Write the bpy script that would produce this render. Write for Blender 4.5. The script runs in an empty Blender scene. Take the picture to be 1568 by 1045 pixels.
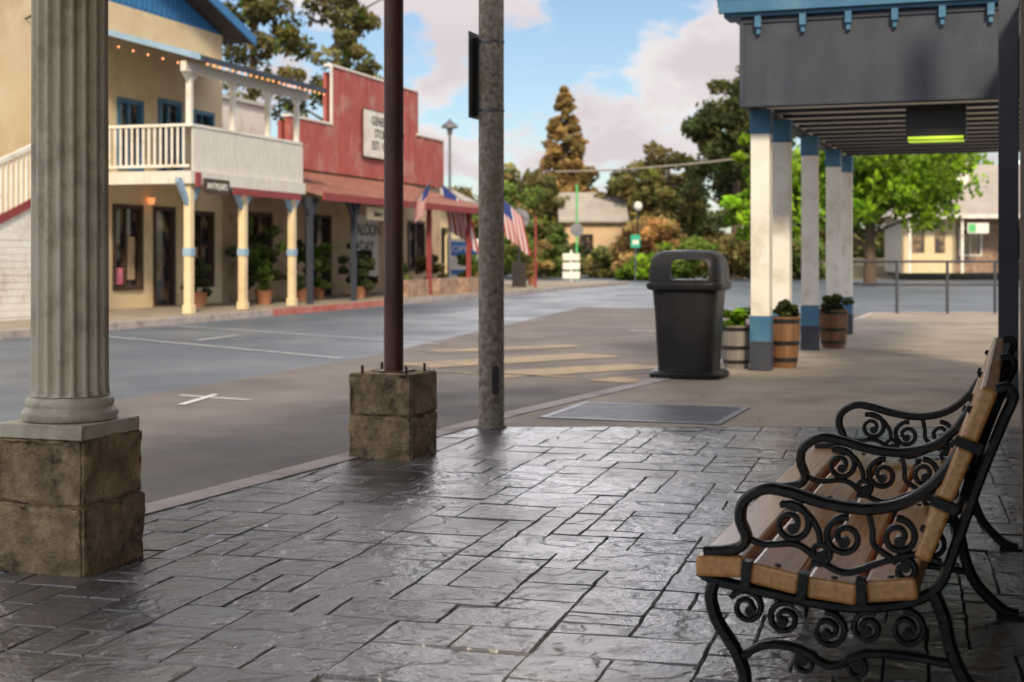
import bpy, bmesh, math, random
import numpy as np
from mathutils import Vector, Matrix, noise
random.seed(7); np.random.seed(7)
D=bpy.data; C=bpy.context
scene=C.scene
def link(o): scene.collection.objects.link(o); return o
# ---------------------------------------------------------------- materials
def M(name,c1,c2=None,scale=4,rough=.7,rough2=None,bump=0,bscale=30,metal=0,lo=.35,hi=.65,bdist=.01,attr=None,spec=.5,stretch=None,dirt=None,dscale=1.5,emit=None,transl=None,detail=5):
    m=D.materials.new(name); m.use_nodes=True; n=m.node_tree.nodes; l=m.node_tree.links
    b=n['Principled BSDF']; out=n['Material Output']
    tc=n.new('ShaderNodeTexCoord'); src=tc.outputs['Object']
    if stretch:
        mp=n.new('ShaderNodeMapping'); mp.inputs['Scale'].default_value=stretch; l.new(src,mp.inputs['Vector']); src=mp.outputs[0]
    if c2 is None: c2=tuple(x*.8 for x in c1)
    nz=n.new('ShaderNodeTexNoise'); nz.inputs['Scale'].default_value=scale; nz.inputs['Detail'].default_value=detail; nz.inputs['Roughness'].default_value=.62
    l.new(src,nz.inputs['Vector'])
    r=n.new('ShaderNodeValToRGB'); r.color_ramp.elements[0].position=lo; r.color_ramp.elements[1].position=hi
    r.color_ramp.elements[0].color=(*c1,1); r.color_ramp.elements[1].color=(*c2,1)
    l.new(nz.outputs[0],r.inputs[0]); col=r.outputs[0]
    if dirt:
        n2=n.new('ShaderNodeTexNoise'); n2.inputs['Scale'].default_value=dscale; n2.inputs['Detail'].default_value=8; n2.inputs['Roughness'].default_value=.7
        l.new(tc.outputs['Object'],n2.inputs['Vector'])
        r2=n.new('ShaderNodeValToRGB'); r2.color_ramp.elements[0].position=.5; r2.color_ramp.elements[1].position=.66
        l.new(n2.outputs[0],r2.inputs[0])
        mx=n.new('ShaderNodeMix'); mx.data_type='RGBA'; l.new(r2.outputs[0],mx.inputs['Factor']); l.new(col,mx.inputs['A']); mx.inputs['B'].default_value=(*dirt,1); col=mx.outputs['Result']
    if attr:
        a=n.new('ShaderNodeAttribute'); a.attribute_name=attr
        mx=n.new('ShaderNodeMix'); mx.data_type='RGBA'; mx.blend_type='MULTIPLY'; mx.inputs['Factor'].default_value=1
        l.new(col,mx.inputs['A']); l.new(a.outputs['Color'],mx.inputs['B']); col=mx.outputs['Result']
    l.new(col,b.inputs['Base Color'])
    b.inputs['Metallic'].default_value=metal; b.inputs['Specular IOR Level'].default_value=spec
    if rough2 is not None:
        n3=n.new('ShaderNodeTexNoise'); n3.inputs['Scale'].default_value=scale*1.7; n3.inputs['Detail'].default_value=4
        l.new(src,n3.inputs['Vector'])
        mr=n.new('ShaderNodeMapRange'); mr.inputs['From Min'].default_value=.35; mr.inputs['From Max'].default_value=.65
        mr.inputs['To Min'].default_value=rough; mr.inputs['To Max'].default_value=rough2
        l.new(n3.outputs[0],mr.inputs['Value']); l.new(mr.outputs[0],b.inputs['Roughness'])
    else: b.inputs['Roughness'].default_value=rough
    if bump:
        n4=n.new('ShaderNodeTexNoise'); n4.inputs['Scale'].default_value=bscale; n4.inputs['Detail'].default_value=5; n4.inputs['Roughness'].default_value=.6
        l.new(src,n4.inputs['Vector'])
        bp=n.new('ShaderNodeBump'); bp.inputs['Strength'].default_value=bump; bp.inputs['Distance'].default_value=bdist
        l.new(n4.outputs[0],bp.inputs['Height']); l.new(bp.outputs[0],b.inputs['Normal'])
    if emit:
        b.inputs['Emission Color'].default_value=(*emit[:3],1); b.inputs['Emission Strength'].default_value=emit[3]
    if transl:
        t=n.new('ShaderNodeBsdfTranslucent'); l.new(col,t.inputs['Color']); ms=n.new('ShaderNodeMixShader'); ms.inputs[0].default_value=transl
        l.new(b.outputs[0],ms.inputs[1]); l.new(t.outputs[0],ms.inputs[2]); l.new(ms.outputs[0],out.inputs[0])
    return m

m_asph=M('asphalt_lane',(.08,.1,.13),(.12,.148,.178),.35,.4,.6,bump=.5,bscale=90,bdist=.006,dirt=(.165,.18,.195),dscale=.25)
m_asph2=M('asphalt_parking',(.135,.12,.11),(.19,.168,.152),.8,.7,.9,bump=.9,bscale=60,bdist=.01,dirt=(.115,.103,.095),dscale=.6)
m_conc=M('sidewalk_concrete',(.27,.228,.175),(.36,.305,.235),1.2,.7,.85,bump=.4,bscale=100,bdist=.005,dirt=(.2,.166,.13),dscale=.8)
m_curb=M('curb_concrete',(.36,.31,.29),(.48,.42,.4),3,.8,bump=.4,bscale=60,dirt=(.24,.19,.17),dscale=2.5)
m_curbred=M('red_curb',(.4,.1,.08),(.5,.2,.17),3,.8)
m_ground=M('dry_grass',(.13,.11,.055),(.2,.16,.09),.3,.95)
m_white=M('white_paint',(.78,.74,.67),(.84,.81,.75),3,.55,dirt=(.6,.54,.46),dscale=2)
m_whitew=M('weathered_white_boards',(.58,.55,.49),(.77,.73,.67),5,.6,stretch=(6,6,.6))
m_cream=M('cream_stucco',(.74,.58,.35),(.8,.66,.43),1.5,.8,bump=.2,dirt=(.64,.48,.29),dscale=.8)
m_beige=M('beige_wall',(.5,.35,.21),(.58,.44,.29),1.5,.85,dirt=(.33,.21,.13))
m_red=M('red_boards',(.32,.06,.055),(.46,.125,.105),4,.7,stretch=(5,5,.35),dirt=(.44,.21,.18),dscale=1.2)
m_redtrim=M('red_trim',(.3,.05,.05),(.24,.04,.04),4,.6)
m_rust=M('rust_metal_roof',(.25,.1,.08),(.38,.2,.17),3,.5,metal=.2)
m_blue=M('blue_paint',(.04,.135,.25),(.06,.18,.31),3,.5,dirt=(.09,.2,.29),dscale=3)
m_blueg=M('blue_boards',(.03,.16,.38),(.05,.21,.46),3,.6,stretch=(6,6,.5))
m_bluel=M('light_blue_trim',(.24,.38,.53),(.3,.44,.59),3,.6)
m_navy=M('dark_blue_grey_paint',(.03,.036,.053),(.044,.052,.07),2,.45,.6,stretch=(2,2,.6),dirt=(.064,.07,.086),dscale=1)
m_roofd=M('dark_roof',(.05,.05,.055),(.09,.085,.08),3,.8)
m_roofl=M('pale_metal_roof',(.5,.48,.46),(.62,.6,.58),1,.5)
m_roofg=M('grey_tan_roof',(.34,.3,.27),(.42,.38,.34),1,.7)
m_glass=M('window_glass',(.02,.02,.025),(.26,.17,.1),2.6,.06,spec=.8,lo=.47,hi=.68,detail=2)
m_dark=M('dark_interior',(.012,.01,.01),(.03,.022,.018),2,.7)
m_brown=M('dark_brown_frame',(.05,.03,.022),(.08,.045,.03),4,.6)
m_stone=M('rough_stone',(.17,.118,.068),(.48,.35,.21),7,.88,bump=1,bscale=28,bdist=.025,lo=.3,hi=.6,dirt=(.07,.054,.036),dscale=4,spec=.3)
m_colp=M('column_cream_paint',(.56,.52,.4),(.7,.66,.54),5,.55,bump=.3,bscale=45,dirt=(.36,.31,.225),dscale=4,stretch=(1,1,.3))
m_pole=M('rust_brown_pole',(.075,.027,.016),(.14,.06,.04),6,.38,.6,bump=.25,bscale=60,stretch=(1,1,.25))
m_galv=M('mottled_galvanized',(.2,.165,.115),(.5,.45,.37),26,.6,.8,bump=1,bscale=75,bdist=.015,metal=.1,dirt=(.32,.24,.15),dscale=5)
m_iron=M('black_cast_iron',(.006,.007,.008),(.012,.013,.014),12,.28,.5,bump=.3,bscale=60,spec=.4)
m_plast=M('black_plastic',(.01,.01,.012),(.018,.018,.02),3,.35,.5,bump=.1,bscale=150,spec=.25)
m_barrel=M('barrel_wood',(.13,.06,.027),(.24,.12,.055),6,.7,stretch=(4,4,.5))
m_barrelg=M('grey_barrel_wood',(.17,.155,.145),(.25,.23,.21),6,.7,stretch=(4,4,.5))
m_mark=M('white_road_paint',(.58,.58,.57),(.7,.7,.69),6,.7,dirt=(.26,.25,.24),dscale=6)
m_tan=M('faded_yellow_paint',(.38,.28,.16),(.27,.215,.155),3,.75,dirt=(.175,.15,.13),dscale=2.5)
m_steel=M('grey_steel',(.15,.16,.175),(.24,.24,.26),6,.45,metal=.6)
m_gun=M('dark_railing_paint',(.04,.045,.055),(.055,.06,.07),6,.5)
m_black=M('black_metal',(.01,.01,.012),(.02,.02,.022),5,.4)
m_lime=M('lime_lens',(.55,.8,.05),(.6,.85,.08),5,.5,emit=(.6,.9,.05,.5))
m_lamp=M('warm_bulb',(.9,.4,.2),(.9,.4,.2),5,.5,emit=(1,.35,.12,.9))
m_fr=M('flag_red',(.55,.04,.05),(.47,.03,.04),3,.8,transl=.3)
m_fw=M('flag_white',(.8,.78,.76),(.75,.73,.7),3,.8,transl=.3)
m_fb=M('flag_blue',(.03,.06,.24),(.04,.07,.28),3,.8,transl=.3)
m_signb=M('blue_sign',(.03,.15,.5),(.04,.18,.55),3,.5)
m_green=M('green_paint',(.1,.5,.15),(.12,.55,.2),3,.5)
m_tgreen=M('street_sign_green',(.02,.4,.25),(.02,.45,.3),3,.5)
m_terra=M('terracotta',(.3,.12,.06),(.35,.16,.09),5,.8)
m_pink=M('display_pink',(.7,.12,.25),(.8,.3,.35),8,.7)
m_bark=M('bark',(.08,.055,.035),(.15,.1,.07),6,.9,stretch=(3,3,.5),bump=.6,bscale=10)
m_peach=M('peach_wall',(.56,.38,.22),(.62,.45,.28),1,.8)
m_brick=M('brick_wall',(.24,.14,.1),(.44,.31,.23),5,.85,detail=3)
m_ceil=M('ceiling_boards',(.7,.7,.66),(.8,.8,.77),3,.6)
m_soffit=M('porch_boards',(.22,.19,.15),(.3,.26,.21),3,.8)
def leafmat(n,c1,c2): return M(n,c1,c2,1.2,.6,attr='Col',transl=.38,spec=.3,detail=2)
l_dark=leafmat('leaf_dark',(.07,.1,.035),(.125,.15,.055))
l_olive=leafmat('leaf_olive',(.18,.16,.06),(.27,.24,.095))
l_gold=leafmat('leaf_gold',(.38,.26,.1),(.46,.33,.14))
l_bright=leafmat('leaf_bright',(.18,.37,.02),(.32,.52,.03))
l_orange=leafmat('leaf_orange',(.45,.25,.1),(.54,.38,.17))
l_mid=leafmat('leaf_mid',(.12,.2,.035),(.2,.29,.065))

def wood_mat():
    m=D.materials.new('varnished_slat_wood'); m.use_nodes=True; n=m.node_tree.nodes; l=m.node_tree.links; b=n['Principled BSDF']
    tc=n.new('ShaderNodeTexCoord'); mp=n.new('ShaderNodeMapping'); mp.inputs['Scale'].default_value=(1.2,22,22); l.new(tc.outputs['Object'],mp.inputs[0])
    nz=n.new('ShaderNodeTexNoise'); nz.inputs['Scale'].default_value=3; nz.inputs['Detail'].default_value=6; l.new(mp.outputs[0],nz.inputs[0])
    r=n.new('ShaderNodeValToRGB'); e=r.color_ramp.elements; e[0].position=.25; e[0].color=(.5,.22,.065,1); e[1].position=.6; e[1].color=(.78,.39,.12,1)
    l.new(nz.outputs[0],r.inputs[0])
    n2=n.new('ShaderNodeTexNoise'); n2.inputs['Scale'].default_value=9; n2.inputs['Detail'].default_value=8; n2.inputs['Roughness'].default_value=.7; l.new(tc.outputs['Object'],n2.inputs[0])
    r2=n.new('ShaderNodeValToRGB'); r2.color_ramp.elements[0].position=.63; r2.color_ramp.elements[1].position=.78; l.new(n2.outputs[0],r2.inputs[0])
    mx=n.new('ShaderNodeMix'); mx.data_type='RGBA'; l.new(r2.outputs[0],mx.inputs['Factor']); l.new(r.outputs[0],mx.inputs['A']); mx.inputs['B'].default_value=(.26,.11,.04,1)
    l.new(mx.outputs['Result'],b.inputs['Base Color']); b.inputs['Roughness'].default_value=.25; b.inputs['IOR'].default_value=1.65; b.inputs['Specular IOR Level'].default_value=.7
    bp=n.new('ShaderNodeBump'); bp.inputs['Strength'].default_value=.2; bp.inputs['Distance'].default_value=.002; l.new(nz.outputs[0],bp.inputs['Height']); l.new(bp.outputs[0],b.inputs['Normal'])
    return m
m_wood=wood_mat()

def paver_mat():
    m=D.materials.new('stamped_slate_concrete'); m.use_nodes=True; n=m.node_tree.nodes; l=m.node_tree.links; b=n['Principled BSDF']
    tc=n.new('ShaderNodeTexCoord'); at=n.new('ShaderNodeAttribute'); at.attribute_name='Col'
    sc=n.new('ShaderNodeVectorMath'); sc.operation='SCALE'; sc.inputs['Scale'].default_value=37; l.new(at.outputs['Vector'],sc.inputs[0])
    ad=n.new('ShaderNodeVectorMath'); ad.operation='ADD'; l.new(tc.outputs['Object'],ad.inputs[0]); l.new(sc.outputs[0],ad.inputs[1])
    n1=n.new('ShaderNodeTexNoise'); n1.inputs['Scale'].default_value=4.5; n1.inputs['Detail'].default_value=5; n1.inputs['Roughness'].default_value=.5; n1.inputs['Distortion'].default_value=.35; l.new(ad.outputs[0],n1.inputs[0])
    st=n.new('ShaderNodeMath'); st.operation='MULTIPLY'; st.inputs[1].default_value=5.5; l.new(n1.outputs[0],st.inputs[0])
    sm=n.new('ShaderNodeMath'); sm.operation='FLOOR'; l.new(st.outputs[0],sm.inputs[0])
    fr=n.new('ShaderNodeMath'); fr.operation='FRACT'; l.new(st.outputs[0],fr.inputs[0])
    mr=n.new('ShaderNodeMapRange'); mr.interpolation_type='SMOOTHSTEP'; mr.inputs['From Min'].default_value=.45; mr.inputs['From Max'].default_value=1; l.new(fr.outputs[0],mr.inputs['Value'])
    hs=n.new('ShaderNodeMath'); hs.operation='ADD'; l.new(sm.outputs[0],hs.inputs[0]); l.new(mr.outputs[0],hs.inputs[1])
    n2=n.new('ShaderNodeTexNoise'); n2.inputs['Scale'].default_value=30; n2.inputs['Detail'].default_value=6; n2.inputs['Roughness'].default_value=.6; l.new(ad.outputs[0],n2.inputs[0])
    h2=n.new('ShaderNodeMath'); h2.operation='MULTIPLY_ADD'; h2.inputs[1].default_value=1.0; l.new(n2.outputs[0],h2.inputs[0]); l.new(hs.outputs[0],h2.inputs[2])
    bp=n.new('ShaderNodeBump'); bp.inputs['Strength'].default_value=.9; bp.inputs['Distance'].default_value=.0045; l.new(h2.outputs[0],bp.inputs['Height']); l.new(bp.outputs[0],b.inputs['Normal'])
    n3=n.new('ShaderNodeTexNoise'); n3.inputs['Scale'].default_value=.8; n3.inputs['Detail'].default_value=8; n3.inputs['Roughness'].default_value=.68; l.new(tc.outputs['Object'],n3.inputs[0])
    r=n.new('ShaderNodeValToRGB'); e=r.color_ramp.elements; e[0].position=.38; e[0].color=(.06,.064,.073,1); e[1].position=.66; e[1].color=(.165,.15,.138,1); l.new(n3.outputs[0],r.inputs[0])
    se=n.new('ShaderNodeSeparateXYZ'); l.new(at.outputs['Vector'],se.inputs[0])
    mv=n.new('ShaderNodeMapRange'); mv.inputs['To Min'].default_value=.55; mv.inputs['To Max'].default_value=1.4; l.new(se.outputs[0],mv.inputs['Value'])
    mu=n.new('ShaderNodeVectorMath'); mu.operation='SCALE'; l.new(r.outputs[0],mu.inputs[0]); l.new(mv.outputs[0],mu.inputs['Scale']); l.new(mu.outputs[0],b.inputs['Base Color'])
    rr=n.new('ShaderNodeMapRange'); rr.inputs['From Min'].default_value=.38; rr.inputs['From Max'].default_value=.62; rr.inputs['To Min'].default_value=.18; rr.inputs['To Max'].default_value=.37; l.new(n3.outputs[0],rr.inputs['Value']); l.new(rr.outputs[0],b.inputs['Roughness'])
    b.inputs['IOR'].default_value=1.65; b.inputs['Specular IOR Level'].default_value=.8
    return m
m_paver=paver_mat()
m_grout=M('grout',(.045,.045,.045),(.07,.065,.06),8,.7)

# ---------------------------------------------------------------- mesh builder
class MB:
    def __init__(s): s.v=[]; s.f=[]; s.m=[]
    def add(s,vs,fs,m=0):
        o=len(s.v); s.v+= [tuple(x) for x in vs]; s.f+=[tuple(i+o for i in f) for f in fs]; s.m+=[m]*len(fs)
    def box(s,x0,x1,y0,y1,z0,z1,m=0,mat=None):
        vs=[(x,y,z) for z in (z0,z1) for x,y in ((x0,y0),(x1,y0),(x1,y1),(x0,y1))]
        if mat: vs=[mat@Vector(v) for v in vs]
        s.add(vs,[(3,2,1,0),(4,5,6,7),(0,1,5,4),(1,2,6,5),(2,3,7,6),(3,0,4,7)],m)
    def cyl(s,p0,p1,r0,r1=None,n=12,m=0,cap=True):
        r1=r0 if r1 is None else r1; p0=Vector(p0); p1=Vector(p1); q=(p1-p0).to_track_quat('Z','Y')
        vs=[]
        for p,r in((p0,r0),(p1,r1)):
            for i in range(n):
                a=2*math.pi*i/n; vs.append(p+q@Vector((r*math.cos(a),r*math.sin(a),0)))
        fs=[(i,(i+1)%n,n+(i+1)%n,n+i) for i in range(n)]
        if cap: fs+=[tuple(range(n-1,-1,-1)),tuple(range(n,2*n))]
        s.add(vs,fs,m)
    def loft(s,rings,m=0,cap=True):
        n=len(rings[0]); vs=[p for r in rings for p in r]; fs=[]
        for k in range(len(rings)-1):
            for i in range(n): fs.append((k*n+i,k*n+(i+1)%n,(k+1)*n+(i+1)%n,(k+1)*n+i))
        if cap: fs+=[tuple(range(n-1,-1,-1)),tuple((len(rings)-1)*n+i for i in range(n))]
        s.add(vs,fs,m)
    def lathe(s,prof,c=(0,0),n=32,m=0):
        s.loft([[(c[0]+r*math.cos(2*math.pi*i/n),c[1]+r*math.sin(2*math.pi*i/n),z) for i in range(n)] for r,z in prof],m)
    def prism(s,poly,z0,z1,m=0):
        n=len(poly); s.add([(x,y,z0) for x,y in poly]+[(x,y,z1) for x,y in poly],[tuple(range(n-1,-1,-1)),tuple(range(n,2*n))]+[(i,(i+1)%n,n+(i+1)%n,n+i) for i in range(n)],m)
    def prismx(s,poly,x0,x1,m=0):
        n=len(poly); s.add([(x0,y,z) for y,z in poly]+[(x1,y,z) for y,z in poly],[tuple(range(n-1,-1,-1)),tuple(range(n,2*n))]+[(i,(i+1)%n,n+(i+1)%n,n+i) for i in range(n)],m)
    def prismy(s,poly,y0,y1,m=0):
        n=len(poly); s.add([(x,y0,z) for x,z in poly]+[(x,y1,z) for x,z in poly],[tuple(range(n-1,-1,-1)),tuple(range(n,2*n))]+[(i,(i+1)%n,n+(i+1)%n,n+i) for i in range(n)],m)
    def wall(s,x0,x1,z0,z1,y0,y1,ops,m=0):
        xs=sorted(set([x0,x1]+[o[0] for o in ops]+[o[1] for o in ops]))
        for a,b in zip(xs,xs[1:]):
            zz=z0
            for o in sorted([o for o in ops if o[0]<=a+1e-6 and o[1]>=b-1e-6],key=lambda o:o[2]):
                if o[2]>zz+1e-6: s.box(a,b,y0,y1,zz,o[2],m)
                zz=o[3]
            if zz<z1-1e-6: s.box(a,b,y0,y1,zz,z1,m)
    def window(s,o,y,fm,gm,w=.07,mull=True,sill=True):
        a,b,c,d=o; e=.003
        s.box(a+e,b-e,y+.1,y+.13,c+e,d-e,gm)
        s.box(a-w,a+.02,y-.035,y+.09,c-w,d+w,fm); s.box(b-.02,b+w,y-.035,y+.09,c-w,d+w,fm)
        s.box(a+.022,b-.022,y-.033,y+.088,d-.02,d+w,fm); s.box(a+.022,b-.022,y-.05,y+.088,c-w,c+.02,fm)
        if mull: s.box((a+b)/2-.02,(a+b)/2+.02,y+.03,y+.095,c+.022,d-.022,fm)
    def obj(s,name,parent=None,mats=(),smooth=False,bevel=0,loc=None,rot=0,fixn=False):
        me=D.meshes.new(name); me.from_pydata(s.v,[],s.f)
        for mm in mats: me.materials.append(mm)
        me.polygons.foreach_set('material_index',s.m)
        if smooth: me.polygons.foreach_set('use_smooth',[True]*len(s.f))
        bm=bmesh.new(); bm.from_mesh(me); bmesh.ops.recalc_face_normals(bm,faces=bm.faces); bm.to_mesh(me); bm.free()
        o=link(D.objects.new(name,me))
        if smooth:
            try: me.set_sharp_from_angle(angle=math.radians(40))
            except Exception: pass
        if bevel:
            bv=o.modifiers.new('b','BEVEL'); bv.width=bevel; bv.segments=2; bv.limit_method='ANGLE'
        if parent: o.parent=parent
        if loc: o.location=loc
        o.rotation_euler[2]=rot
        return o
def grp(name,loc=(0,0,0),deg=0):
    e=D.objects.new(name,None); link(e); e.location=loc; e.rotation_euler[2]=math.radians(deg); e.empty_display_size=.2; return e
def text(name,body,parent,loc,size,mat,rot=(math.pi/2,0,0)):
    c=D.curves.new(name,'FONT'); c.body=body; c.size=size; c.align_x='CENTER'; c.align_y='CENTER'; c.extrude=.004; c.materials.append(mat)
    o=link(D.objects.new(name,c)); o.parent=parent; o.location=loc; o.rotation_euler=rot; return o

# ---------------------------------------------------------------- ground & roads
def ssm(t): t=max(0,min(1,t)); return t*t*(3-2*t)
def gh(x,y): return -.14+.75*ssm((y-72)/12)*ssm((x-14)/7)+ (.3*ssm((y-92)/15))
xs=[-900,-300,-120]+list(range(-80,121,4))+[200,500,900]; ys=[-400,-60]+list(range(-20,181,4))+[260,500,1500]
g=MB(); vs=[(x,y,gh(x,y)) for y in ys for x in xs]; nx=len(xs)
g.add(vs,[(j*nx+i,j*nx+i+1,(j+1)*nx+i+1,(j+1)*nx+i) for j in range(len(ys)-1) for i in range(nx-1)])
g.obj('ground',None,[m_ground],smooth=True)
def sheet(name,poly,z,mat):
    b=MB(); b.add([(x,y,z) for x,y in poly],[tuple(range(len(poly)))]); return b.obj(name,None,[mat])
sheet('road',[(-70,-30),(90,-30),(90,96),(-20,96),(-70,60)],-.12,m_asph)
sheet('parking_lane',[(-14.5,-30),(16,-30),(16,23),(1.7,34),(.7,29),(-1.67,17.4),(-3.36,11.9),(-4.6,7)],-.116,m_asph2)
K=[(-7.4,-7.35),(-1.62,6.26),(-.04,9.98),(1.18,12.5),(2.5,15.7),(6.0,24.9),(6.9,27.5),(12,28.2),(16,28.4)]
sw=MB(); sw.prism([(-.393,9.15)]+K[2:]+[(16,9.15)],-.13,0); sw.obj('sidewalk',None,[m_conc])
def ribbon(name,pts,w,z0,z1,mat,side=1):
    b=MB(); L=[];R=[]
    for i,p in enumerate(pts):
        a=Vector(pts[max(i-1,0)]); c=Vector(pts[min(i+1,len(pts)-1)]); d=(c-a).normalized(); n=Vector((d.y,-d.x))
        L.append(Vector(p)-n*.004); R.append(Vector(p)+n*w)
    n=len(pts); v=[(p.x,p.y,z1) for p in L]+[(p.x,p.y,z1) for p in R]+[(p.x,p.y,z0) for p in L]+[(p.x,p.y,z0) for p in R]
    f=[]
    for i in range(n-1):
        f+=[(i,i+1,n+i+1,n+i),(i,2*n+i,2*n+i+1,i+1),(n+i,n+i+1,3*n+i+1,3*n+i)]
    b.add(v,f); return b.obj(name,None,[mat])
def rnd_curve(pts,sub=6):
    out=[]
    P=[Vector(p) for p in pts]
    for i in range(len(P)-1):
        p0=P[max(i-1,0)];p1=P[i];p2=P[i+1];p3=P[min(i+2,len(P)-1)]
        for k in range(sub):
            t=k/sub; out.append(.5*((2*p1)+(-p0+p2)*t+(2*p0-5*p1+4*p2-p3)*t*t+(-p0+3*p1-3*p2+p3)*t**3))
    out.append(P[-1]); return out
ribbon('curb',K,.15,-.13,.006,m_curb)
b=MB()
dn=Vector((.334,.943)); nn=Vector((-.943,.334))
for k in range(1,8):
    c=Vector((2.2,9.2))+dn*(k*2.35); e=c-nn*9; a=c+nn*(.3 if k>1 else .9)
    q=dn*.006
    b.add([(*(a-q),.003),(*(e-q),.003),(*(e+q),.003),(*(a+q),.003)],[(0,1,2,3)])
b.obj('sidewalk_joint',None,[m_grout])
def crack(b,p,q,z,w=.006,amp=.06,n=26):
    p=Vector(p);q=Vector(q);d=(q-p);nr=Vector((-d.y,d.x)).normalized(); pts=[]
    for i in range(n+1):
        t=i/n; pts.append(p+d*t+nr*amp*(noise.noise((t*6,p.x,p.y))+.5*noise.noise((t*19,p.y,p.x))))
    for i in range(n):
        k=nr*w*(.4+.6*random.random()); b.add([(*(pts[i]-k),z),(*(pts[i+1]-k),z),(*(pts[i+1]+k),z),(*(pts[i]+k),z)],[(0,1,2,3)])
b=MB(); crack(b,(1.3,11.6),(3.0,13.2),.0045,.004); crack(b,(1.9,12.9),(2.2,11.2),.0046,.003); crack(b,(3.2,16),(5.2,15.4),.0045)
crack(b,(-3.3,13.5),(.2,12.1),-.112,.004,.15); b.obj('pavement_crack',None,[m_grout])
def pavers():
    U=.118; NX,NY=112,60; x0,y0=-1.5,-1.0
    occ=np.zeros((NX,NY),bool); ang=math.radians(74.5); ca,sa=math.cos(ang),math.sin(ang)
    V=[];F=[];Cc=[]; sizes=[(2,2),(2,3),(3,2),(2,1),(2,4),(3,3),(2,3),(2,2),(3,4),(2,2),(1,2)]
    for i in range(NX):
        for j in range(NY):
            if occ[i,j]: continue
            random.shuffle(sizes)
            for w,h in sizes+[(2,1),(1,2),(1,1)]:
                if i+w<=NX and j+h<=NY and not occ[i:i+w,j:j+h].any(): break
            occ[i:i+w,j:j+h]=True
            a0,a1=x0+i*U+.001,x0+(i+w)*U-.001; b0,b1=y0+j*U+.001,y0+(j+h)*U-.001
            hz=random.uniform(-.001,.001); tx=max(-.018,min(.018,random.gauss(0,.009))); ty=max(-.018,min(.018,random.gauss(0,.009))); cx,cy=(a0+a1)/2,(b0+b1)/2
            o=len(V); e=.005
            col=(random.random(),random.random(),random.random(),1)
            n=6
            for ins,zz in ((0,-.5),(e,None)):
                A0,A1,B0,B1=a0+ins,a1-ins,b0+ins,b1-ins
                ring=[(A0+(A1-A0)*k/n,B0) for k in range(n)]+[(A1,B0+(B1-B0)*k/n) for k in range(n)]+[(A1-(A1-A0)*k/n,B1) for k in range(n)]+[(A0,B1-(B1-B0)*k/n) for k in range(n)]
                for (x,y) in ring:
                    jx=noise.noise((x*9,y*9,1))*.006+noise.noise((x*31,y*31,1))*.002; jy=noise.noise((x*9,y*9,7))*.006+noise.noise((x*31,y*31,5))*.002
                    z=hz+tx*(x-cx)+ty*(y-cy)+noise.noise((x*7,y*7,o))*.0025
                    if zz is not None: z=min(z-.005,-.0105)
                    X,Y=x+jx,y+jy
                    V.append((X*ca-Y*sa,X*sa+Y*ca,z)); Cc.append(col)
            m=4*n
            V.append((cx*ca-cy*sa,cx*sa+cy*ca,hz)); Cc.append(col)
            for k in range(m):
                F.append((o+k,o+(k+1)%m,o+m+(k+1)%m,o+m+k)); F.append((o+m+k,o+m+(k+1)%m,o+2*m))
    me=D.meshes.new('stamped_pavement'); me.from_pydata(V,[],F)
    at=me.color_attributes.new('Col','FLOAT_COLOR','POINT'); at.data.foreach_set('color',np.array(Cc,dtype='f').ravel())
    bm=bmesh.new(); bm.from_mesh(me)
    for co,no in (((-.04,9.98,0),(-.92,.391,0)),((0,9.148,0),(0,1,0))):
        c=Vector(co)-Vector(no)*(.15 if no[0] else .003)
        bmesh.ops.bisect_plane(bm,geom=bm.verts[:]+bm.edges[:]+bm.faces[:],plane_co=c,plane_no=no,clear_outer=True)
    bm.to_mesh(me); bm.free(); me.materials.append(m_paver)
    o=link(D.objects.new('stamped_pavement',me))
pavers()
b=MB(); b.prism([(-7.3,-7.2),(-.35,9.146),(6,9.146),(1.5,-7.2)],-.13,-.0095); b.obj('pavement_bed',None,[m_grout])
def strip(b,p,q,w,z=-.110,m=0):
    p=Vector(p);q=Vector(q);d=(q-p).normalized();n=Vector((-d.y,d.x))*w/2
    b.add([(*(p-n),z),(*(q-n),z),(*(q+n),z),(*(p+n),z)],[(0,1,2,3)],m)
b=MB(); strip(b,(-2.89,12.37),(-2.2,11.95),.06); strip(b,(-2.69,11.56),(-2.58,12.43),.07,-.108); b.obj('parking_tee_marking',None,[m_mark])
b=MB()
for (p,q,w) in (((-7.2,22.6),(-2.0,16.8),.06),((-6.0,24.8),(-1.0,19.6),.06),((1.9,23.2),(3.0,22.5),.1),((-4.5,20.4),(-4.2,21.6),.08)): strip(b,p,q,w)
for s in range(6): strip(b,(-1.2+s*1.95,30+s*6.2),(-.6+s*1.95,32+s*6.2),.12,-.108)
b.obj('lane_marking',None,[m_mark])
b=MB()
for p,q,w in (((-1.1,15.7),(1.1,17.4),.8),((-.3,14.4),(1.5,15.7),.7),((-1.0,18.0),(.9,19.2),.5),((.9,13.7),(2.0,14.8),.5),((-1.3,15.2),(.6,14.2),.1)): strip(b,p,q,w)
b.obj('crosswalk_marking',None,[m_tan])
gr=grp('sidewalk_grate',(.95,9.95,0),70.5)
b=MB(); b.box(-.55,.55,-.62,-.57,.001,.008); b.box(-.55,.55,.57,.62,.001,.008); b.box(-.55,-.51,-.57,.57,.001,.0075); b.box(.51,.55,-.57,.57,.001,.0075)
for i in range(17): x=-.49+i*.06; b.box(x,x+.03,-.57,.57,.001,.006)
b.box(-.51,.51,-.57,.57,.0005,.002,1)
b.obj('bars',gr,[m_steel,m_dark])
b=MB()
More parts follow.
